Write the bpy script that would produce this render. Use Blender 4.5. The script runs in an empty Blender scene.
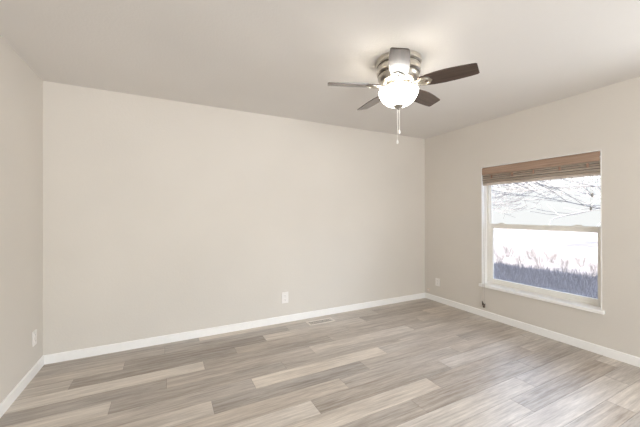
import bpy, bmesh, math, random
from mathutils import Vector, Matrix
random.seed(11)
sc = bpy.context.scene
COL = sc.collection
PI = math.pi

# ------------------------------------------------------------------ camera
CAMH = 1.2886
def set_camera():
    f, yaw, pitch, roll = 299.867, 0.47073, 0.00168, -0.001666
    cy, sy = math.cos(yaw), math.sin(yaw)
    F = Vector((sy*math.cos(pitch), cy*math.cos(pitch), math.sin(pitch)))
    R = Vector((cy, -sy, 0)); U = R.cross(F)
    R2 = R*math.cos(roll) + U*math.sin(roll); U2 = R2.cross(F)
    cd = bpy.data.cameras.new('camera'); co = bpy.data.objects.new('camera', cd); COL.objects.link(co)
    cd.sensor_width = 36; cd.lens = f/640*36; cd.clip_start = 0.02; cd.clip_end = 400
    m = Matrix((R2, U2, -F)).transposed().to_4x4(); m.translation = (0, 0, CAMH)
    co.matrix_world = m
    sc.camera = co
set_camera()

# ------------------------------------------------------------------ sky, sun, added fill lamps, exposure
SKY_ZENITH = (0.53, 0.64, 1.0)
SKY_HORIZON = (0.205, 0.205, 0.204)      # pale band low over the yard
SKY_HAZE = (0.92, 1.12, 1.44)            # bright thin cloud above it
SKY_STRENGTH = 4.9
SUN_STRENGTH = 74.0
FILL_POWER = 139.0
SIDE_POWER = 80.0
BOWL_EMIT = 8.0
BULB_POWER = 1.2
sc.view_settings.view_transform = 'Standard'
sc.view_settings.look = 'None'
sc.view_settings.gamma = 1.0
sc.view_settings.use_curve_mapping = False
sc.view_settings.exposure = 0.0
sc.cycles.use_denoising = True
sc.cycles.max_bounces = 14
sc.cycles.diffuse_bounces = 8
sc.cycles.transparent_max_bounces = 24

w = bpy.data.worlds.new('sky'); sc.world = w; w.use_nodes = True
nt = w.node_tree; nt.nodes.clear()
tc = nt.nodes.new('ShaderNodeTexCoord'); sp = nt.nodes.new('ShaderNodeSeparateXYZ')
rp = nt.nodes.new('ShaderNodeValToRGB'); bg = nt.nodes.new('ShaderNodeBackground'); ou = nt.nodes.new('ShaderNodeOutputWorld')
nt.links.new(tc.outputs['Generated'], sp.inputs[0]); nt.links.new(sp.outputs[2], rp.inputs[0])
cr = rp.color_ramp
cr.elements[0].position = 0.0; cr.elements[0].color = (*SKY_HORIZON, 1)
cr.elements[1].position = 0.75; cr.elements[1].color = (*SKY_ZENITH, 1)
for pos, c in ((0.13, (0.235, 0.236, 0.238, 1)), (0.28, SKY_HAZE + (1,)), (0.45, SKY_HAZE + (1,))):
    e = cr.elements.new(pos); e.color = c
nt.links.new(rp.outputs[0], bg.inputs[0]); bg.inputs[1].default_value = SKY_STRENGTH
nt.links.new(bg.outputs[0], ou.inputs[0])

sd = bpy.data.lights.new('sun', 'SUN'); so = bpy.data.objects.new('sun', sd); COL.objects.link(so)
sd.energy = SUN_STRENGTH; sd.angle = 0.012; sd.color = (1.0, 0.93, 0.84)
SUN_ELEV = math.radians(26.7)
sdir = Vector((1.0, -1.0, -math.tan(SUN_ELEV))).normalized()
so.rotation_euler = sdir.to_track_quat('-Z', 'Y').to_euler(); so.location = (-6, 0, 8)

# added fill lamp, unseen behind the camera, shining through an opening made for it
ad = bpy.data.lights.new('added_fill_back', 'AREA'); ao = bpy.data.objects.new('added_fill_back', ad); COL.objects.link(ao)
ad.shape = 'RECTANGLE'; ad.size = 2.7; ad.size_y = 1.85; ad.energy = FILL_POWER; ad.color = (0.94, 0.985, 1.0)
ao.location = (0.55, -3.50, 1.25); ao.rotation_euler = (math.radians(110), 0, math.radians(-20))
# second added fill lamp, unseen beyond the right wall, brightens the left wall
bd = bpy.data.lights.new('added_fill_side', 'AREA'); bo_ = bpy.data.objects.new('added_fill_side', bd); COL.objects.link(bo_)
bd.shape = 'RECTANGLE'; bd.size = 1.2; bd.size_y = 1.2; bd.energy = SIDE_POWER; bd.color = (0.94, 0.985, 1.0)
bo_.location = (3.535+0.55, -0.62, 1.50); bo_.rotation_euler = (math.radians(67), 0, math.radians(56))

# ------------------------------------------------------------------ room numbers
XL, XR, D, H = -0.9557, 3.535, 3.3807, 2.44
YF = -3.0
WT = 0.16

# ------------------------------------------------------------------ mesh helpers
def box(bm, a, b, bevel=0.0, seg=2):
    x0, y0, z0 = a; x1, y1, z1 = b
    vs = [bm.verts.new(p) for p in ((x0,y0,z0),(x1,y0,z0),(x1,y1,z0),(x0,y1,z0),(x0,y0,z1),(x1,y0,z1),(x1,y1,z1),(x0,y1,z1))]
    fs = [bm.faces.new([vs[i] for i in q]) for q in ((0,3,2,1),(4,5,6,7),(0,1,5,4),(1,2,6,5),(2,3,7,6),(3,0,4,7))]
    if bevel:
        es = set()
        for f in fs: es.update(f.edges)
        bmesh.ops.bevel(bm, geom=list(es), offset=bevel, segments=seg, affect='EDGES', profile=0.5)
def lathe(bm, prof, n=40, c=(0,0)):
    rings = []
    for r, z in prof:
        if r < 1e-5: rings.append([bm.verts.new((c[0], c[1], z))])
        else: rings.append([bm.verts.new((c[0]+r*math.cos(2*PI*i/n), c[1]+r*math.sin(2*PI*i/n), z)) for i in range(n)])
    for a, b in zip(rings, rings[1:]):
        for i in range(n):
            j = (i+1) % n
            if len(a) == 1 and len(b) == 1: continue
            if len(a) == 1: bm.faces.new((a[0], b[j], b[i]))
            elif len(b) == 1: bm.faces.new((a[i], a[j], b[0]))
            else: bm.faces.new((a[i], a[j], b[j], b[i]))
def tube(bm, pts, rad, n=6, cap=True):
    pts = [Vector(p) for p in pts]; rings = []
    if not isinstance(rad, (list, tuple)): rad = [rad]*len(pts)
    for i, p in enumerate(pts):
        t = (pts[min(i+1, len(pts)-1)] - pts[max(i-1, 0)]).normalized()
        u = t.cross(Vector((0.13, 0.21, 0.97)) if abs(t.z) < 0.9 else Vector((1, 0.1, 0))).normalized(); v = t.cross(u)
        rings.append([bm.verts.new(p + (u*math.cos(2*PI*k/n) + v*math.sin(2*PI*k/n))*rad[i]) for k in range(n)])
    for a, b in zip(rings, rings[1:]):
        for k in range(n):
            bm.faces.new((a[k], a[(k+1) % n], b[(k+1) % n], b[k]))
    if cap:
        bm.faces.new(rings[0][::-1]); bm.faces.new(rings[-1])
def prism(bm, outline, z0, z1, M=None):
    lo = [bm.verts.new((x, y, z0)) for x, y in outline]; hi = [bm.verts.new((x, y, z1)) for x, y in outline]
    n = len(outline)
    bm.faces.new(lo[::-1]); bm.faces.new(hi)
    for i in range(n):
        j = (i+1) % n; bm.faces.new((lo[i], lo[j], hi[j], hi[i]))
    if M is not None: bmesh.ops.transform(bm, matrix=M, verts=lo+hi)
def strip(bm, prof, y0, y1, thick):
    """a bent sheet: profile of (x, z) points swept from y0 to y1, with thickness"""
    P = [Vector((a, b)) for a, b in prof]; N = []
    for i in range(len(P)):
        t = (P[min(i+1, len(P)-1)] - P[max(i-1, 0)]).normalized(); N.append(Vector((-t.y, t.x)))
    poly = [P[i] + N[i]*thick/2 for i in range(len(P))] + [P[i] - N[i]*thick/2 for i in reversed(range(len(P)))]
    a = [bm.verts.new((p.x, y0, p.y)) for p in poly]; b = [bm.verts.new((p.x, y1, p.y)) for p in poly]
    n = len(poly); m = len(P)
    for i in range(n):
        j = (i+1) % n; bm.faces.new((a[i], a[j], b[j], b[i]))
    for i in range(m-1):
        bm.faces.new((a[i], a[n-1-i], a[n-2-i], a[i+1])); bm.faces.new((b[i], b[i+1], b[n-2-i], b[n-1-i]))
def obj(name, bm, mat, parent=None, smooth=False, origin=None, local=False):
    """link bm as one mesh; coordinates are world ones unless local, the origin goes to `origin`, else the parent's place"""
    bmesh.ops.recalc_face_normals(bm, faces=bm.faces)
    o_pos = Vector((0, 0, 0))
    if not local:
        if origin is not None: o_pos = Vector(origin)
        elif parent is not None: o_pos = world_loc(parent)
        bmesh.ops.translate(bm, vec=-o_pos, verts=bm.verts)
    me = bpy.data.meshes.new(name); bm.to_mesh(me); bm.free()
    me.materials.append(mat)
    o = bpy.data.objects.new(name, me); COL.objects.link(o)
    if parent is not None:
        o.parent = parent
        if not local: o.location = o_pos - world_loc(parent)
    else: o.location = o_pos
    if smooth:
        for p in me.polygons: p.use_smooth = True
        try: me.set_sharp_from_angle(angle=math.radians(40))
        except Exception: pass
    return o
def world_loc(o):
    v = Vector(o.location)
    while o.parent is not None:
        o = o.parent; v += Vector(o.location)
    return v
def thing(name, label, cat, loc=(0,0,0), group=None):
    o = bpy.data.objects.new(name, None); COL.objects.link(o); o.location = loc; o.empty_display_size = 0.05
    o['label'] = label; o['category'] = cat
    if group: o['group'] = group
    return o
def tag(o, label, cat, group=None):
    o['label'] = label; o['category'] = cat
    if group: o['group'] = group
    return o
def struct(name, bm, mat, label=None, smooth=False, origin=None):
    o = obj(name, bm, mat, smooth=smooth, origin=origin); o['kind'] = 'structure'
    if label: o['label'] = label
    return o
BM = bmesh.new

# ------------------------------------------------------------------ material helpers
def lin(r, g, b):
    f = lambda c: (c/255/12.92) if c/255 <= 0.04045 else ((c/255+0.055)/1.055)**2.4
    return (f(r), f(g), f(b), 1)
def newmat(name):
    m = bpy.data.materials.new(name); m.use_nodes = True
    t = m.node_tree; b = t.nodes['Principled BSDF']
    return m, t, b
def coords(t, scale=(1,1,1), rot=(0,0,0)):
    c = t.nodes.new('ShaderNodeTexCoord'); mp = t.nodes.new('ShaderNodeMapping')
    mp.inputs['Scale'].default_value = scale; mp.inputs['Rotation'].default_value = rot
    t.links.new(c.outputs['Object'], mp.inputs[0]); return mp.outputs[0]
def noise(t, vec, scale, detail=3, rough=0.5):
    n = t.nodes.new('ShaderNodeTexNoise'); n.inputs['Scale'].default_value = scale
    n.inputs['Detail'].default_value = detail; n.inputs['Roughness'].default_value = rough
    t.links.new(vec, n.inputs['Vector']); return n.outputs['Fac']
def ramp(t, fac, stops):
    r = t.nodes.new('ShaderNodeValToRGB'); cr = r.color_ramp
    cr.elements[0].position, cr.elements[0].color = stops[0]; cr.elements[1].position, cr.elements[1].color = stops[-1]
    for p, c in stops[1:-1]:
        e = cr.elements.new(p); e.color = c
    t.links.new(fac, r.inputs[0]); return r.outputs[0]
def bump(t, b, h, strength, dist):
    n = t.nodes.new('ShaderNodeBump'); n.inputs['Strength'].default_value = strength; n.inputs['Distance'].default_value = dist
    t.links.new(h, n.inputs['Height']); t.links.new(n.outputs[0], b.inputs['Normal'])
def simple(name, col, rough=0.5, metal=0.0, var=0.06, scale=30, bmp=0.0):
    """one colour with faint procedural variation"""
    m, t, b = newmat(name); v = coords(t); n = noise(t, v, scale)
    lo = tuple(max(0, c*(1-var)) for c in col[:3]) + (1,); hi = tuple(min(1, c*(1+var)) for c in col[:3]) + (1,)
    t.links.new(ramp(t, n, [(0.3, lo), (0.7, hi)]), b.inputs['Base Color'])
    b.inputs['Roughness'].default_value = rough; b.inputs['Metallic'].default_value = metal
    if bmp: bump(t, b, n, bmp, 0.002)
    return m
def plaster(name, col, strength):
    m, t, b = newmat(name); v = coords(t)
    n1 = noise(t, v, 70, 2); n2 = noise(t, v, 1.2, 2)
    lo = tuple(c*0.975 for c in col[:3]) + (1,); hi = tuple(min(1, c*1.02) for c in col[:3]) + (1,)
    t.links.new(ramp(t, n2, [(0.3, lo), (0.7, hi)]), b.inputs['Base Color'])
    b.inputs['Roughness'].default_value = 0.75
    bump(t, b, ramp(t, n1, [(0.35, (0,0,0,1)), (0.65, (1,1,1,1))]), strength, 0.002)
    return m

M_WALL = plaster('beige_wall_paint', (0.675, 0.635, 0.58, 1), 0.16)
M_CEIL = plaster('ceiling_paint', (0.735, 0.712, 0.685, 1), 0.20)
M_TRIM = simple('white_trim_paint', (0.90, 0.89, 0.87, 1), 0.35, var=0.015)
M_VINYL = simple('white_vinyl', (0.82, 0.80, 0.75, 1), 0.35, var=0.015)
M_PLATE = simple('white_plastic', (0.86, 0.83, 0.80, 1), 0.3, var=0.01)
M_BEIGEPLATE = simple('beige_plastic', (0.70, 0.62, 0.54, 1), 0.4, var=0.02)
M_DARK = simple('dark_slot', (0.03, 0.028, 0.025, 1), 0.6)
M_SCREWS = simple('screw_metal', (0.6, 0.58, 0.55, 1), 0.35, 1.0)
M_NICKEL = simple('brushed_nickel', (0.62, 0.585, 0.52, 1), 0.28, 1.0, var=0.08, scale=60)
M_FINIAL = simple('satin_nickel_cap', (0.34, 0.32, 0.29, 1), 0.45, 0.85)
M_GROOVE = simple('shaded_nickel_groove', (0.16, 0.14, 0.115, 1), 0.4, 0.8)
M_CHAIN = simple('pale_chain', (0.90, 0.88, 0.84, 1), 0.35, 0.0, var=0.03)
M_REGISTER = simple('tan_register_metal', (0.74, 0.68, 0.61, 1), 0.4, 0.05, var=0.03)
M_CORD = simple('pale_cord', (0.42, 0.38, 0.35, 1), 0.8, var=0.03)
M_TASSEL = simple('dark_wood_tassel', (0.05, 0.032, 0.022, 1), 0.45, var=0.2)
M_GREYBEAD = simple('grey_cord_bead', (0.33, 0.32, 0.31, 1), 0.5, var=0.05)
M_SIDING = simple('exterior_siding', (0.55, 0.53, 0.50, 1), 0.8, var=0.05)
M_ROOF = simple('roof_shingle', (0.10, 0.095, 0.09, 1), 0.9, var=0.2)

# floor planks: tone comes from a per-plank attribute, grain from stretched noise
def floor_mat():
    m, t, b = newmat('grey_oak_planks')
    at = t.nodes.new('ShaderNodeAttribute'); at.attribute_name = 'tone'
    of = t.nodes.new('ShaderNodeAttribute'); of.attribute_name = 'shift'
    c = t.nodes.new('ShaderNodeTexCoord')
    add = t.nodes.new('ShaderNodeVectorMath'); add.operation = 'ADD'
    t.links.new(c.outputs['Object'], add.inputs[0]); t.links.new(of.outputs['Color'], add.inputs[1])
    def st(scale):
        mp = t.nodes.new('ShaderNodeMapping'); mp.inputs['Scale'].default_value = scale
        t.links.new(add.outputs[0], mp.inputs[0]); return mp.outputs[0]
    g1 = noise(t, st((1.9, 38, 1)), 1.0, 8, 0.72)
    g2 = noise(t, st((9, 130, 1)), 1.0, 4, 0.6)
    g3 = noise(t, st((1.6, 9, 1)), 1.0, 3, 0.55)
    def mth(op, a, bb):
        n = t.nodes.new('ShaderNodeMath'); n.operation = op
        for i, s in enumerate((a, bb)):
            if isinstance(s, (int, float)): n.inputs[i].default_value = s
            else: t.links.new(s, n.inputs[i])
        return n.outputs[0]
    s = mth('ADD', mth('MULTIPLY', mth('SUBTRACT', g1, 0.5), 1.2), mth('MULTIPLY', mth('SUBTRACT', g2, 0.5), 0.55))
    s = mth('ADD', s, mth('MULTIPLY', mth('SUBTRACT', g3, 0.5), 0.6))
    s = mth('ADD', s, mth('ADD', mth('MULTIPLY', at.outputs['Fac'], 1.0), 0.06))
    col = ramp(t, s, [(0.0, lin(112, 100, 90)), (0.3, lin(150, 138, 126)), (0.55, lin(180, 169, 157)), (0.8, lin(206, 195, 182)), (1.0, lin(226, 215, 201))])
    # some boards lean grey, others warm
    hs = t.nodes.new('ShaderNodeHueSaturation'); hs.inputs['Saturation'].default_value = 0.85
    t.links.new(col, hs.inputs['Color'])
    g4 = noise(t, st((0.35, 1.5, 1)), 1.0, 2, 0.5)
    t.links.new(mth('ADD', mth('MULTIPLY', g4, 0.9), 0.42), hs.inputs['Saturation'])
    t.links.new(hs.outputs[0], b.inputs['Base Color'])
    b.inputs['Roughness'].default_value = 0.33
    t.links.new(mth('ADD', mth('MULTIPLY', g2, 0.12), 0.30), b.inputs['Roughness'])
    b.inputs['Specular IOR Level'].default_value = 0.5
    bump(t, b, g2, 0.05, 0.001)
    return m
M_FLOOR = floor_mat()

def wood_mat(name, c0, c1, c2, rough, sc_=(3, 60, 60)):
    m, t, b = newmat(name); v = coords(t, sc_)
    n = noise(t, v, 1.0, 5, 0.6)
    t.links.new(ramp(t, n, [(0.25, c0), (0.5, c1), (0.8, c2)]), b.inputs['Base Color'])
    b.inputs['Roughness'].default_value = rough
    return m
M_BLADE = wood_mat('walnut_blade', (0.026, 0.015, 0.011, 1), (0.058, 0.035, 0.026, 1), (0.10, 0.064, 0.048, 1), 0.40)
_b = M_BLADE.node_tree.nodes['Principled BSDF']; _b.inputs['Coat Weight'].default_value = 1.0; _b.inputs['Coat Roughness'].default_value = 0.20; _b.inputs['Coat IOR'].default_value = 1.6; _b.inputs['Specular IOR Level'].default_value = 0.3

def reed_mat(name, c0, c1, c2, transl):
    """woven bamboo: fine stripes along the reeds, thin enough to let daylight through"""
    m, t, b = newmat(name); v = coords(t, (160, 2.2, 210))
    n = noise(t, v, 1.0, 3, 0.6)
    col = ramp(t, n, [(0.28, c0), (0.5, c1), (0.72, c2)])
    t.links.new(col, b.inputs['Base Color']); b.inputs['Roughness'].default_value = 0.6
    bump(t, b, n, 0.5, 0.002)
    tr = t.nodes.new('ShaderNodeBsdfTranslucent'); t.links.new(col, tr.inputs[0])
    mx = t.nodes.new('ShaderNodeMixShader'); mx.inputs[0].default_value = transl
    t.links.new(b.outputs[0], mx.inputs[1]); t.links.new(tr.outputs[0], mx.inputs[2])
    t.links.new(mx.outputs[0], t.nodes['Material Output'].inputs[0])
    return m
M_VALANCE = reed_mat('woven_bamboo_valance', lin(142, 116, 98), lin(174, 146, 126), lin(196, 170, 150), 0.12)
M_REED = reed_mat('woven_bamboo_fold', lin(180, 164, 150), lin(222, 211, 198), lin(246, 240, 232), 0.6)
M_BATTEN = simple('brown_batten', lin(112, 94, 82), 0.6, var=0.15, scale=40)
M_TAPE = simple('brown_tape', lin(160, 128, 110), 0.8, var=0.1, scale=80)

def glass_mat(name, tint, gloss):
    m, t, b = newmat(name); t.nodes.remove(b)
    tr = t.nodes.new('ShaderNodeBsdfTransparent'); tr.inputs[0].default_value = tint
    gl = t.nodes.new('ShaderNodeBsdfGlossy'); gl.inputs['Roughness'].default_value = 0.02
    fr = t.nodes.new('ShaderNodeFresnel'); fr.inputs[0].default_value = 1.25
    mx = t.nodes.new('ShaderNodeMixShader'); t.links.new(fr.outputs[0], mx.inputs[0])
    t.links.new(tr.outputs[0], mx.inputs[1]); t.links.new(gl.outputs[0], mx.inputs[2])
    t.links.new(mx.outputs[0], t.nodes['Material Output'].inputs[0]); return m
M_GLASS = glass_mat('window_glass', (0.97, 0.98, 0.98, 1), 0.02)
def screen_mat():
    m, t, b = newmat('insect_screen_mesh')
    b.inputs['Base Color'].default_value = (0.42, 0.43, 0.46, 1); b.inputs['Roughness'].default_value = 0.6
    c = t.nodes.new('ShaderNodeTexCoord'); bt = t.nodes.new('ShaderNodeTexBrick')
    mp = t.nodes.new('ShaderNodeMapping'); mp.inputs['Rotation'].default_value = (0, math.radians(90), 0)
    sx = t.nodes.new('ShaderNodeSeparateXYZ'); cb = t.nodes.new('ShaderNodeCombineXYZ')
    t.links.new(c.outputs['Object'], sx.inputs[0]); t.links.new(sx.outputs[1], cb.inputs[0]); t.links.new(sx.outputs[2], cb.inputs[1])
    t.links.new(cb.outputs[0], bt.inputs['Vector'])
    bt.offset = 0.0; bt.inputs['Scale'].default_value = 1.0
    bt.inputs['Brick Width'].default_value = 0.003; bt.inputs['Row Height'].default_value = 0.003; bt.inputs['Mortar Size'].default_value = 0.0002
    bt.inputs['Mortar Smooth'].default_value = 0.0
    tr = t.nodes.new('ShaderNodeBsdfTransparent'); mx = t.nodes.new('ShaderNodeMixShader')
    t.links.new(bt.outputs['Fac'], mx.inputs[0]); t.links.new(tr.outputs[0], mx.inputs[1]); t.links.new(b.outputs[0], mx.inputs[2])
    t.links.new(mx.outputs[0], t.nodes['Material Output'].inputs[0]); return m
M_SCREEN = screen_mat()
def bowl_mat(name, strength):
    m, t, b = newmat(name)
    b.inputs['Base Color'].default_value = (0.9, 0.87, 0.8, 1); b.inputs['Roughness'].default_value = 0.25
    n = noise(t, coords(t), 6, 2)
    t.links.new(ramp(t, n, [(0.3, (1.0, 0.96, 0.90, 1)), (0.7, (1.0, 0.98, 0.94, 1))]), b.inputs['Emission Color'])
    b.inputs['Emission Strength'].default_value = strength
    return m
M_BOWL = bowl_mat('lit_frosted_glass', BOWL_EMIT); M_BOWL_IN = bowl_mat('lit_frosted_glass_inside', BOWL_EMIT*0.12)
M_GROUND = simple('dry_winter_ground', (0.19, 0.166, 0.158, 1), 0.95, var=0.35, scale=3)
M_GRASS = simple('dry_grass', (0.22, 0.188, 0.182, 1), 0.9, var=0.3, scale=2)
M_TWIG = simple('dry_twig', (0.062, 0.046, 0.042, 1), 0.9, var=0.3, scale=5)
M_BARK = simple('dark_bark', (0.13, 0.125, 0.125, 1), 0.9, var=0.2, scale=6)

# ------------------------------------------------------------------ floor of planks
ROWH = 0.1545; PL = 1.228
def build_floor():
    bm = BM()
    tl = bm.faces.layers.float.new('tone'); sl = bm.faces.layers.float_vector.new('shift')
    def put(f, tone):
        f[tl] = tone; f[sl] = (random.uniform(-40, 40), random.uniform(-40, 40), 0)
    # sub floor slab, seen only as the hairline seams
    n0 = len(bm.faces)
    box(bm, (XL-WT, YF-WT, -0.10), (XR+WT, D+WT, -0.0016)); bm.faces.ensure_lookup_table()
    for f in bm.faces: f[tl] = -0.75; f[sl] = (0, 0, 0)
    edge0 = 3.270
    offs = {-1: .288, 0: 1.205, 1: .898, 2: .575, 3: .278, 4: 1.221, 5: .885, 6: .583, 7: .27, 8: 1.20, 9: .883, 10: .582, 11: .275, 12: 1.213, 13: .897, 14: .64}
    tones = {(-1, 0): .38, (-1, 1): .40, (-1, 2): .70, (-1, 3): .62,
             (0, 0): .44, (0, 1): .40, (0, 2): .56, (0, 3): .45,
             (1, 0): .58, (1, 1): .30, (1, 2): .64, (1, 3): .40,
             (2, 0): .62, (2, 1): .30, (2, 2): .48, (2, 3): .52,
             (3, 0): .50, (3, 1): .76, (3, 2): .40, (3, 3): .48,
             (4, 0): .38, (4, 1): .52, (4, 2): .70, (4, 3): .52,
             (5, 0): .72, (5, 1): .40, (5, 2): .50, (5, 3): .60,
             (6, 0): .50, (6, 1): .50, (6, 2): .80, (6, 3): .58,
             (7, 0): .50, (7, 1): .68, (7, 2): .34, (7, 3): .52,
             (8, 0): .55, (8, 1): .58, (8, 2): .50, (8, 3): .55,
             (9, 0): .60, (9, 1): .72, (9, 2): .40, (9, 3): .60,
             (10, 1): .62, (10, 2): .66, (10, 3): .42,
             (11, 1): .60, (11, 2): .42, (12, 2): .60, (12, 3): .48}
    g = 0.0011
    r = -1
    while True:
        y1 = edge0 + ROWH*(-r) ; y0 = y1 - ROWH
        if r == -1: y1 = D
        if y1 <= YF: break
        y0 = max(y0, YF)
        off = offs.get(r, (0.288 - 0.31*(r+1)) % PL)
        k = -1
        while True:
            x0 = off + PL*(k-2); x1 = x0 + PL
            if x0 >= XR: break
            if x1 > XL:
                a, b = max(x0, XL), min(x1, XR)
                vs = [bm.verts.new(p) for p in ((a+g, y0+g, 0), (b-g, y0+g, 0), (b-g, y1-g, 0), (a+g, y1-g, 0))]
                lo = [bm.verts.new((v.co.x, v.co.y, -0.0015)) for v in vs]
                tone = tones.get((r, k), random.choice((.40, .46, .52, .56, .60, .66)))
                fs = [bm.faces.new(vs)] + [bm.faces.new((vs[i], lo[i], lo[(i+1) % 4], vs[(i+1) % 4])) for i in range(4)]
                sh = (random.uniform(-40, 40), random.uniform(-40, 40), 0)
                for f in fs: f[tl] = tone; f[sl] = sh
            k += 1
        r += 1
    return struct('floor', bm, M_FLOOR, 'grey oak plank floor')
build_floor()

# ------------------------------------------------------------------ walls, ceiling, baseboards
WY0, WY1, WZ0, WZ1 = 1.281, 2.443, 0.41, 1.865     # finished window opening
bm = BM(); box(bm, (XL-WT, YF-WT, H), (XR+WT, D+WT, H+0.12)); struct('ceiling', bm, M_CEIL, 'flat textured ceiling')
bm = BM(); box(bm, (XL-WT, YF, 0), (XL, D, H)); struct('wall_left', bm, M_WALL)
bm = BM(); box(bm, (XL-WT, D, 0), (XR+WT, D+WT, H)); struct('wall_back', bm, M_WALL)
bm = BM()
oy0, oy1, oz0, oz1 = WY0-0.008, WY1+0.008, WZ0-0.034, WZ1+0.008
box(bm, (XR, 0.35, 0), (XR+WT, oy0, H)); box(bm, (XR, YF, 0), (XR+WT, -0.95, H)); box(bm, (XR, -0.95, 0), (XR+WT, 0.35, 0.8)); box(bm, (XR, -0.95, 2.1), (XR+WT, 0.35, H)); box(bm, (XR, oy1, 0), (XR+WT, D, H))  # unseen gap in this wall is made up, for the added side fill lamp
box(bm, (XR, oy0, 0), (XR+WT, oy1, oz0)); box(bm, (XR, oy0, oz1), (XR+WT, oy1, H))
struct('wall_right', bm, M_WALL)
bm = BM()   # wall behind the camera, with a made-up wide opening for the added fill lamp
box(bm, (XL-WT, YF-WT, 0), (-0.85, YF, H)); box(bm, (1.98, YF-WT, 0), (XR+WT, YF, H))
box(bm, (-0.85, YF-WT, 0), (1.98, YF, 0.25)); box(bm, (-0.85, YF-WT, 2.25), (1.98, YF, H))
struct('wall_front', bm, M_WALL)
BB, BT = 0.078, 0.013
def base_prof(bm, p0, p1, nrm):
    """baseboard run along the wall foot, small eased top edge"""
    p0 = Vector(p0); p1 = Vector(p1); n = Vector(nrm)
    prof = [(0, 0), (BT, 0), (BT, BB-0.006), (BT-0.005, BB), (0, BB)]
    a = [bm.verts.new((p0.x+n.x*d, p0.y+n.y*d, z)) for d, z in prof]; b = [bm.verts.new((p1.x+n.x*d, p1.y+n.y*d, z)) for d, z in prof]
    for i in range(5):
        j = (i+1) % 5; bm.faces.new((a[i], a[j], b[j], b[i]))
    bm.faces.new(a[::-1]); bm.faces.new(b)
bm = BM(); base_prof(bm, (XL, YF), (XL, D), (1, 0)); struct('baseboard_left', bm, M_TRIM)
bm = BM(); base_prof(bm, (XL+BT, D), (XR-BT, D), (0, -1)); struct('baseboard_back', bm, M_TRIM)
bm = BM(); base_prof(bm, (XR, YF), (XR, D), (-1, 0)); struct('baseboard_right', bm, M_TRIM)

# ------------------------------------------------------------------ window
win = bpy.data.objects.new('window_1', None); COL.objects.link(win); win.location = (XR, (WY0+WY1)/2, WZ0)
win['kind'] = 'structure'; win['label'] = 'white single-hung window with a projecting sill'
FX0, FX1 = XR+0.098, XR+0.150
bm = BM()
J = 0.008
box(bm, (XR-0.0015, WY0-J, WZ0), (FX0+0.02, WY0, WZ1)); box(bm, (XR-0.0015, WY1, WZ0), (FX0+0.02, WY1+J, WZ1)); box(bm, (XR-0.0015, WY0-J, WZ1), (FX0+0.02, WY1+J, WZ1+J))
obj('jamb', bm, M_TRIM, win)
bm = BM(); box(bm, (XR-0.040, WY0-0.032, WZ0-0.034), (XR-0.0005, WY1+0.024, WZ0), 0.006)
box(bm, (XR-0.02, WY0-J+0.001, WZ0-0.033), (FX0+0.02, WY1+J-0.001, WZ0-0.0002))
obj('sill', bm, M_TRIM, win)
fw = 0.030
bm = BM()
box(bm, (FX0, WY0, WZ0), (FX1, WY0+fw, WZ1), 0.002); box(bm, (FX0, WY1-fw, WZ0), (FX1, WY1, WZ1), 0.002)
box(bm, (FX0, WY0+fw, WZ0), (FX1, WY1-fw, WZ0+0.02), 0.002); box(bm, (FX0, WY0+fw, WZ1-fw), (FX1, WY1-fw, WZ1), 0.002)
obj('window_frame', bm, M_VINYL, win)
# upper light, set in the outer track
ZM0, ZM1 = 1.107, 1.165
bm = BM(); x0, x1 = FX0+0.028, FX0+0.048
ya, yb = WY0+fw, WY1-fw
box(bm, (x0, ya, ZM0), (x1, ya+0.008, WZ1-fw)); box(bm, (x0, yb-0.008, ZM0), (x1, yb, WZ1-fw)); box(bm, (x0, ya, WZ1-fw-0.01), (x1, yb, WZ1-fw)); box(bm, (x0, ya, ZM0), (x1, yb, ZM0+0.035))
us = obj('upper_sash', bm, M_VINYL, win)
bm = BM(); box(bm, (x0+0.008, ya+0.006, ZM0+0.03), (x0+0.012, yb-0.006, WZ1-fw-0.008)); obj('pane', bm, M_GLASS, us)
# lower sash in the inner track
bm = BM(); x0, x1 = FX0+0.004, FX0+0.026; sw = 0.043; sr = 0.031
zb = WZ0+0.02
box(bm, (x0, ya, zb), (x1, ya+sr, ZM1), 0.002); box(bm, (x0, yb-sw, zb), (x1, yb, ZM1), 0.002)
box(bm, (x0, ya+sr, zb), (x1, yb-sw, zb+0.045), 0.002); box(bm, (x0, ya+sr, ZM0), (x1, yb-sw, ZM1), 0.002)
box(bm, (x0-0.010, ya+0.05, ZM1-0.020), (x0, yb-0.05, ZM1-0.006), 0.003)      # finger lip along the meeting rail
ls = obj('lower_sash', bm, M_VINYL, win)
bm = BM(); box(bm, (x0+0.010, ya+sr-0.003, zb+0.042), (x0+0.014, yb-sw+0.003, ZM0+0.003)); obj('pane', bm, M_GLASS, ls)
for yc in (2.262, 1.495):
    bm = BM(); box(bm, (x0+0.001, yc-0.045, ZM1), (x1-0.001, yc+0.045, ZM1+0.006), 0.002); box(bm, (x0+0.004, yc-0.03, ZM1+0.006), (x1-0.006, yc+0.025, ZM1+0.014), 0.003)
    obj('tilt_latch', bm, M_VINYL, ls)
bm = BM(); xs = FX1+0.002
box(bm, (xs, WY0+0.01, WZ0+0.005), (xs+0.0015, WY1-0.01, ZM0+0.02)); obj('insect_screen', bm, M_SCREEN, win)

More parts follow.
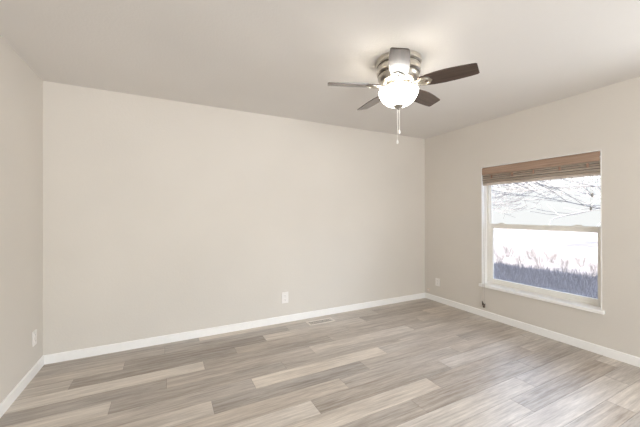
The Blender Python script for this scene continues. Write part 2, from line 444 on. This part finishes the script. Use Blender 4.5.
# ------------------------------------------------------------------ woven shade
sh = thing('window_shade', 'brown woven bamboo roman shade drawn up at the top of the window', 'window shade', (XR+0.02, (WY0+WY1)/2, WZ1-0.01))
SY0, SY1 = WY0+0.003, WY1-0.006
bm = BM(); box(bm, (XR+0.014, SY0+0.012, WZ1-0.04), (XR+0.055, SY1-0.004, WZ1-0.002), 0.002); obj('headrail', bm, M_TASSEL, sh)
bm = BM()
strip(bm, [(XR+0.011, WZ1-0.003), (XR-0.002, WZ1-0.006), (XR-0.008, WZ1-0.02), (XR-0.009, WZ1-0.055), (XR-0.006, WZ1-0.092)], SY0, SY1, 0.004)
obj('valance', bm, M_VALANCE, sh, smooth=True)
folds = []
for i, (zt, zb_, xo) in enumerate(((1.80, 1.748, 0.000), (1.78, 1.727, 0.007), (1.76, 1.702, 0.001), (1.735, 1.672, 0.009), (1.705, 1.642, 0.004))):
    bm = BM()
    pr = [(XR+0.046, zt), (XR+0.022+xo, zt-0.01), (XR+0.004+xo, (zt+zb_)/2-0.004), (XR+xo-0.001, zb_+0.012), (XR+xo+0.004, zb_+0.002), (XR+xo+0.012, zb_), (XR+xo+0.022, zb_+0.006), (XR+0.034, zt-0.05)]
    strip(bm, pr, SY0+0.003*(i % 2), SY1-0.003*((i+1) % 2), 0.0025)
    f = obj('fold', bm, M_REED, sh, smooth=True); folds.append(f)
    if i < 4:
        bm = BM(); tube(bm, [(XR+xo-0.0005, SY0+0.004+(SY1-SY0-0.008)*q/8, zb_+0.004+0.0012*math.sin(q*1.7+i)) for q in range(9)], 0.0030 if i < 3 else 0.0018, 8); obj('batten', bm, M_BATTEN, f, smooth=True)
for yc in (2.315, 2.07, 1.845, 1.60, 1.375):
    bm = BM()
    box(bm, (XR-0.006, yc-0.010, 1.722), (XR-0.003, yc+0.010, 1.764), 0.001)
    obj('sewn_tape', bm, M_TAPE, sh)
# short cords with grey beads on the right, long ones with tassels on the left
for yc, zc in ((1.343, 1.462), (1.354, 1.336)):
    bm = BM(); tube(bm, [(XR+0.005, yc, 1.665), (XR+0.005, yc, zc)], 0.0010); c = obj('lift_cord', bm, M_CORD, sh)
    bm = BM(); lathe(bm, [(0, zc+0.020), (0.005, zc+0.019), (0.009, zc+0.006), (0.009, zc-0.014), (0.006, zc-0.020), (0, zc-0.020)], 12, (XR+0.005, yc)); obj('cord_bead', bm, M_GREYBEAD, c, smooth=True)
for dy, zend, lean in ((0.012, 0.178, 0.012), (-0.006, 0.155, -0.010)):
    yc = 2.392+dy
    bm = BM(); tube(bm, [(XR-0.002, yc, 1.68), (XR-0.025, yc, 1.0), (XR-0.043, yc, 0.415), (XR-0.044, yc, zend+0.03)], 0.0019); c = obj('lift_cord', bm, M_CORD, sh)
    bm = BM(); lathe(bm, [(0, 0.026), (0.004, 0.026), (0.006, 0.010), (0.013, -0.018), (0.013, -0.026), (0.008, -0.030), (0, -0.030)], 12)
    bmesh.ops.transform(bm, matrix=Matrix.Translation((XR-0.044, yc+lean*0.2, zend)) @ Matrix.Rotation(math.copysign(0.35, -lean), 4, 'X'), verts=bm.verts)
    obj('tassel', bm, M_TASSEL, c, smooth=True)

# ------------------------------------------------------------------ ceiling fan
FC = Vector((1.556, 1.749, 0))
FAN_R = 0.535; BLADE_Z = 2.252; PH0 = math.radians(229.3)
fan = thing('ceiling_fan', 'flush mount ceiling fan with five dark wood blades and a lit bowl', 'ceiling fan', (FC.x, FC.y, H))
def fl(prof, n=48):
    bm = BM(); lathe(bm, prof, n, (FC.x, FC.y)); return bm
hs = obj('motor_housing', fl([(0, H), (0.168, H), (0.170, 2.428), (0.166, 2.408), (0.158, 2.402), (0.158, 2.388), (0.163, 2.382), (0.160, 2.345), (0.150, 2.338), (0.150, 2.326), (0.153, 2.320), (0.146, 2.296), (0.128, 2.278), (0.10, 2.270), (0, 2.270)]), M_NICKEL, fan, smooth=True)
for z in (2.395, 2.332):
    r = 0.1592 if z > 2.36 else 0.1512
    obj('groove_band', fl([(r, z+0.005), (r+0.0015, z+0.003), (r+0.0015, z-0.003), (r, z-0.005)]), M_GROOVE, hs, smooth=True)
obj('flywheel', fl([(0, 2.270), (0.088, 2.270), (0.092, 2.264), (0.092, 2.250), (0.085, 2.246), (0, 2.246)]), M_NICKEL, fan, smooth=True)
fit = obj('light_fitter', fl([(0, 2.246), (0.044, 2.246), (0.046, 2.240), (0.036, 2.232), (0.030, 2.222), (0.032, 2.214), (0.024, 2.208), (0, 2.208)]), M_NICKEL, fan, smooth=True)
# three curled arms that hold the glass rim
for k in range(3):
    a = PH0 + math.radians(36) + k*2*PI/3
    u = Vector((math.cos(a), math.sin(a), 0))
    bm = BM()
    tube(bm, [FC + u*r + Vector((0, 0, z)) for r, z in ((0.028, 2.226), (0.085, 2.230), (0.115, 2.231), (0.134, 2.229), (0.147, 2.222), (0.149, 2.212))], [0.007, 0.006, 0.006, 0.006, 0.007, 0.006], 8)
    obj('fitter_arm', bm, M_NICKEL, fit, smooth=True)
bowl = obj('light_bowl', fl([(0.138, 2.216), (0.144, 2.218), (0.147, 2.213), (0.145, 2.200), (0.139, 2.182), (0.128, 2.160), (0.111, 2.138), (0.089, 2.120), (0.061, 2.108), (0.030, 2.104), (0.0, 2.103),
                             (0.0, 2.108), (0.030, 2.109), (0.059, 2.113), (0.086, 2.125), (0.107, 2.142), (0.123, 2.163), (0.134, 2.184), (0.139, 2.201), (0.138, 2.216)]), M_BOWL, fan, smooth=True)
bowl.data.materials.append(M_BOWL_IN)
for p in bowl.data.polygons:      # inner face glow turned down to weaken the halo on the ceiling
    n_, c_ = p.normal, p.center
    if n_.x*c_.x + n_.y*c_.y < 0 or (abs(n_.z) > 0.5 and n_.z > 0): p.material_index = 1
fin = obj('finial', fl([(0, 2.108), (0.034, 2.108), (0.037, 2.104), (0.033, 2.097), (0.020, 2.090), (0.012, 2.086), (0.009, 2.078), (0.0, 2.074)], 24), M_FINIAL, fan, smooth=True)
# bulbs in the open bowl
for k in range(3):
    a = PH0 + math.radians((14, 134, 254)[k])
    ld = bpy.data.lights.new('bulb', 'POINT'); lo = bpy.data.objects.new('bulb', ld); COL.objects.link(lo)
    ld.energy = BULB_POWER; ld.shadow_soft_size = 0.018; ld.color = (1.0, 0.97, 0.92)
    lo.parent = fan; lo.location = (0.062*math.cos(a), 0.062*math.sin(a), 2.196-H)
# blade outline, x outward, y across
def blade_outline():
    pts = [(0.150, -0.046), (0.20, -0.055), (0.27, -0.066), (0.34, -0.070), (0.42, -0.066), (0.50, -0.058), (0.524, -0.056), (0.533, -0.048)]
    up = [(0.541, 0.048), (0.533, 0.056), (0.49, 0.060), (0.45, 0.063), (0.40, 0.066), (0.32, 0.068), (0.25, 0.063), (0.19, 0.053), (0.150, 0.044)]
    return pts + up
def iron_bm():
    bm = BM()
    out = [(0.075, -0.020), (0.115, -0.014), (0.140, -0.020), (0.165, -0.040), (0.195, -0.046), (0.225, -0.034), (0.245, 0.0), (0.225, 0.034), (0.195, 0.046), (0.165, 0.040), (0.140, 0.020), (0.115, 0.014), (0.075, 0.020)]
    prism(bm, out, -0.0095, -0.0042)
    # raised rib along the arm and the ring round the oval boss
    tube(bm, [(0.078, 0, -0.008), (0.11, 0, -0.016), (0.15, 0, -0.0145), (0.178, 0, -0.010)], [0.010, 0.009, 0.008, 0.006], 8)
    for s in (-1, 1):
        tube(bm, [(0.15, s*0.018, -0.010), (0.175, s*0.034, -0.011), (0.20, s*0.034, -0.011), (0.222, s*0.018, -0.010)], 0.004, 6)
    return bm
BLADE = {}
b0 = None
for k in range(5):
    a = PH0 + k*2*PI/5
    M = Matrix.Rotation(a, 4, 'Z') @ Matrix.Rotation(math.radians(-14), 4, 'X')
    loc = Vector((0, 0, BLADE_Z - H))
    if k == 0:
        bm = BM(); prism(bm, blade_outline(), -0.0035, 0.0035)
        bmesh.ops.bevel(bm, geom=[e for e in bm.edges if abs(e.verts[0].co.z-e.verts[1].co.z) < 1e-6], offset=0.0015, segments=1, affect='EDGES')
        bl = obj('blade', bm, M_BLADE, fan, local=True)
        ir = obj('blade_iron', iron_bm(), M_NICKEL, bl, smooth=True, local=True)
        bm = BM()
        vs = []
        lathe(bm, [(0, -0.0135), (0.007, -0.013), (0.010, -0.0095), (0, -0.0095)], 16)
        bmesh.ops.scale(bm, vec=(1.35, 1.0, 1.0), verts=bm.verts); bmesh.ops.translate(bm, vec=(0.203, 0, 0), verts=bm.verts)
        bo = obj('iron_boss', bm, M_TASSEL, bl, smooth=True, local=True); bo['label'] = 'dark oval boss'
        b0 = (bl, ir, bo)
    else:
        bl = b0[0].copy(); COL.objects.link(bl); bl.parent = fan
        for src in b0[1:]:
            c = src.copy(); COL.objects.link(c); c.parent = bl
    bl.location = loc; bl.rotation_euler = M.to_euler()
# two pull chains
def chain(dx, z1, fob):
    bm = BM()
    px, py = FC.x + dx*0.89, FC.y - dx*0.45
    z = 2.078
    while z > z1:
        bmesh.ops.create_icosphere(bm, subdivisions=1, radius=0.0024, matrix=Matrix.Translation((px, py, z))); z -= 0.0046
    tube(bm, [(px, py, 2.08), (px, py, z1)], 0.0011, 5)
    c = obj('pull_chain', bm, M_CHAIN, fan, smooth=True)
    bm = BM(); lathe(bm, [(0, z1+0.010), (0.004, z1+0.008), (0.0075, z1-0.004), (0.0085, z1-0.014), (0.005, z1-0.022), (0, z1-0.023)], 12, (px, py)); obj('chain_fob', bm, M_CHAIN, c, smooth=True)
chain(-0.008, 1.840, 0); chain(0.007, 1.915, 0)

# ------------------------------------------------------------------ outlets, jack, floor register
def outlet(label, pos, nrm, wdt=0.074, hgt=0.118, mat=None):
    """duplex outlet; pos on the wall face, nrm points into the room"""
    t = thing('wall_outlet', label, 'outlet', pos)
    n = Vector(nrm); u = Vector((-n.y, n.x, 0)); rot = Matrix((u, Vector((0, 0, 1)), n)).transposed().to_4x4()
    M = Matrix.Translation(pos) @ rot
    def part(name, fill, mt, par):
        bm = BM(); fill(bm); bmesh.ops.transform(bm, matrix=M, verts=bm.verts); return obj(name, bm, mt, par)
    part('cover_plate', lambda bm: box(bm, (-wdt/2, -hgt/2, 0), (wdt/2, hgt/2, 0.007), 0.0025), M_PLATE, t)
    for s in (-1, 1):
        r = part('receptacle', lambda bm: box(bm, (-0.016, s*0.024-0.014, 0.006), (0.016, s*0.024+0.014, 0.0095), 0.003), M_PLATE, t)
        def slots(bm):
            for dx, hh in ((-0.006, 0.008), (0.006, 0.006)):
                box(bm, (dx-0.001, s*0.024+0.001-hh/2+0.002, 0.0092), (dx+0.001, s*0.024+hh/2+0.003, 0.0100))
            box(bm, (-0.002, s*0.024-0.010, 0.0092), (0.002, s*0.024-0.006, 0.0100))
        part('slots', slots, M_DARK, r)
    part('screw', lambda bm: box(bm, (-0.003, -0.003, 0.006), (0.003, 0.003, 0.0082), 0.001), M_SCREWS, t)
    return t
outlet('white duplex outlet low on the long beige back wall above the floor register', (1.250, D, 0.292), (0, -1, 0), 0.082, 0.130)
outlet('white outlet low on the left wall near the corner', (XL, 3.190, 0.296), (1, 0, 0))
outlet('white outlet low on the right wall between window and corner', (XR, 3.14, 0.286), (-1, 0, 0), 0.076, 0.112)
jk = thing('jack_plate', 'small beige cover plate just above the baseboard at the far right corner', 'wall plate', (XR, 3.315, 0.135))
bm = BM(); box(bm, (XR-0.006, 3.283, 0.108), (XR, 3.347, 0.162), 0.002); obj('cover_plate', bm, M_BEIGEPLATE, jk)
bm = BM(); box(bm, (XR-0.009, 3.305, 0.126), (XR-0.0055, 3.325, 0.144), 0.001); obj('socket', bm, M_PLATE, jk)

rg = thing('floor_register', 'tan metal floor register with dark slots beside the back baseboard', 'floor vent', (1.632, 3.195, 0))
rx0, rx1, ry0, ry1 = 1.462, 1.805, 3.130, 3.262
bm = BM()
bw = 0.024; ht = 0.005
box(bm, (rx0, ry0, 0), (rx1, ry0+bw, ht), 0.0015); box(bm, (rx0, ry1-bw, 0), (rx1, ry1, ht), 0.0015)
box(bm, (rx0, ry0+bw, 0), (rx0+bw, ry1-bw, ht), 0.0015); box(bm, (rx1-bw, ry0+bw, 0), (rx1, ry1-bw, ht), 0.0015)
obj('register_frame', bm, M_REGISTER, rg)
bm = BM(); box(bm, (rx0+bw, ry0+bw, 0.0002), (rx1-bw, ry1-bw, 0.0010)); obj('duct_opening', bm, M_DARK, rg)
nf = 18
bm = BM()
for i in range(nf):
    x = rx0+bw + (i+0.5)*(rx1-rx0-2*bw)/nf
    prism(bm, [(-0.0030, ry0+bw), (0.0030, ry0+bw), (0.0030, ry1-bw), (-0.0030, ry1-bw)], 0.0012, 0.0042, Matrix.Translation((x, 0, 0)))
box(bm, (rx0+bw, 3.194, 0.0012), (rx1-bw, 3.198, 0.0045))
obj('louver_grille', bm, M_REGISTER, rg)
bm = BM(); box(bm, (rx1-bw-0.028, 3.185, 0.0042), (rx1-bw-0.018, 3.207, 0.008), 0.001); obj('damper_lever', bm, M_REGISTER, rg)

# ------------------------------------------------------------------ outdoors
GZ = -0.45
def gh(x, y):
    """ground height: flat yard, falling away gently"""
    return GZ + max(0, x-14)*-0.004 + 0.03*math.sin(x*0.7+y*0.4) + 0.02*math.sin(x*1.9-y*1.3)
bm = BM()
gx = [-14, -8, -3, 0, 3.7] + [4+i*0.7 for i in range(1, 22)] + [22, 30, 42]
gy = [-40, -20, -10, -5] + [-3+i*0.8 for i in range(0, 30)] + [24, 34, 50, 90]
grid = [[bm.verts.new((x, y, gh(x, y))) for y in gy] for x in gx]
for i in range(len(gx)-1):
    for j in range(len(gy)-1):
        bm.faces.new((grid[i][j], grid[i+1][j], grid[i+1][j+1], grid[i][j+1]))
g = struct('ground', bm, M_GROUND, 'dry winter yard outside', smooth=True)
# the rest of the house: foundation, outer wall beyond this room, low roof that shades the yard
bm = BM(); box(bm, (XL-WT, YF-WT, GZ-0.2), (XR+WT, D+WT, -0.101)); struct('foundation', bm, M_SIDING)
bm = BM(); box(bm, (XR, D+WT+0.01, GZ-0.2), (XR+WT, 15, H+0.12)); box(bm, (XR, -9, GZ-0.2), (XR+WT, YF-WT-0.01, H+0.12)); struct('wall_exterior', bm, M_SIDING)
bm = BM(); box(bm, (XL-WT-0.35, -9.3, H+0.13), (XR+WT+0.35, 15.3, H+0.31)); struct('roof', bm, M_ROOF)

bm = BM()
rnd = random.Random(5)
for i in range(5200):
    x = rnd.uniform(5.6, 10.0); y = x*rnd.uniform(0.34, 0.70)
    z = gh(x, y)-0.01; h = rnd.uniform(0.10, 0.30); a = rnd.uniform(0, PI); wd = rnd.uniform(0.004, 0.009)
    dx, dy = math.cos(a)*wd, math.sin(a)*wd; lx, ly = rnd.uniform(-.09, .09), rnd.uniform(-.09, .09)
    v = [bm.verts.new(p) for p in ((x-dx, y-dy, z), (x+dx, y+dy, z), (x+dx*.6+lx*.4, y+dy*.6+ly*.4, z+h*.6), (x-dx*.6+lx*.4, y-dy*.6+ly*.4, z+h*.6), (x+lx, y+ly, z+h))]
    bm.faces.new(v[:4]); bm.faces.new((v[3], v[2], v[4]))
o = obj('dry_grass', bm, M_GRASS); tag(o, 'dry shaded grass covering the yard outside the window', 'grass'); o['kind'] = 'stuff'

def twigs(bm, base, length, rad, dirv, depth, rnd, spread, n=5, rmin=0.0):
    p = Vector(base); d = Vector(dirv).normalized(); pts = [p.copy()]; rs = [rad]
    for i in range(n):
        d = (d + Vector((rnd.uniform(-1, 1), rnd.uniform(-1, 1), rnd.uniform(-.5, .6)))*0.16).normalized()
        p = p + d*length/n; pts.append(p.copy()); rs.append(max(rmin, rad*(1-0.75*(i+1)/n)))
        if depth > 0 and i >= 1:
            for q in range(2 if depth > 1 else 1):
                dd = (d + Vector((rnd.uniform(-1, 1), rnd.uniform(-1, 1), rnd.uniform(-.3, .8)))*spread).normalized()
                twigs(bm, p, length*rnd.uniform(0.4, 0.6), rs[-1]*0.7, dd, depth-1, rnd, spread, 4, rmin)
    tube(bm, pts, rs, 4, cap=False)
def shrub_bm(seed, h, stems, rad=0.006):
    rnd = random.Random(seed); bm = BM()
    for s in range(stems):
        a = rnd.uniform(0, 2*PI)
        twigs(bm, (rnd.uniform(-.1, .1), rnd.uniform(-.1, .1), -0.03), h*rnd.uniform(.7, 1.05), rad, (math.cos(a)*.4, math.sin(a)*.4, 1), 2, rnd, 0.75)
    return bm
protos = [shrub_bm(s, 0.75, 13) for s in (1, 2, 3)]
SL = 'bare twiggy shrub in the sunlit yard beyond the shade, seen through the lower pane'
SG = 'bare shrubs outside the window'
meshes = []
k = 0
for i in range(11):
    f = 0.36 + 0.34*(i+0.5)/11 + rnd.uniform(-.006, .006)
    x = (10.5, 12.3)[i % 2] + rnd.uniform(-.1, .1); y = x*f; s = rnd.uniform(0.5, 0.8)
    if i < 3:
        o = obj('bare_shrub', protos[i], M_TWIG, local=True); meshes.append(o)
    else:
        o = meshes[i % 3].copy(); COL.objects.link(o)
    o.location = (x, y, gh(x, y)); o.rotation_euler = (0, 0, rnd.uniform(0, 2*PI)); o.scale = (s, s, s*rnd.uniform(.8, 1.1))
    tag(o, SL, 'shrub', SG)

def tree(x, y, h, seed, label):
    """small tree whose wide crown droops; twigs stay thick enough to read against the bright sky"""
    rnd = random.Random(seed)
    t = thing('bare_tree', label, 'tree', (x, y, gh(x, y)-0.05))
    bm = BM(); tube(bm, [(0, 0, 0), (0.05, 0.03, h*0.3), (0.02, -0.05, h*0.6), (0.1, 0.04, h*0.95)], [0.12, 0.10, 0.07, 0.02], 10)
    obj('trunk', bm, M_BARK, t, smooth=True, local=True)
    bm = BM()
    for i in range(17):
        zz = h*(0.40 + 0.55*i/17); a = i*2.4+rnd.uniform(-.4, .4)
        twigs(bm, (0.04, 0, zz), h*0.60*(1.15-0.5*i/17), 0.025, (math.cos(a), math.sin(a), 0.06), 3 if i % 2 == 0 else 2, rnd, 0.85, 6, 0.008)
    obj('branches', bm, M_BARK, t, local=True)
tree(12.4, 3.75, 4.4, 22, 'bare tree beyond the yard whose branches cross the upper window pane')
tree(15.5, 12.6, 5.0, 25, 'bare tree far off at the left edge of the upper window pane')
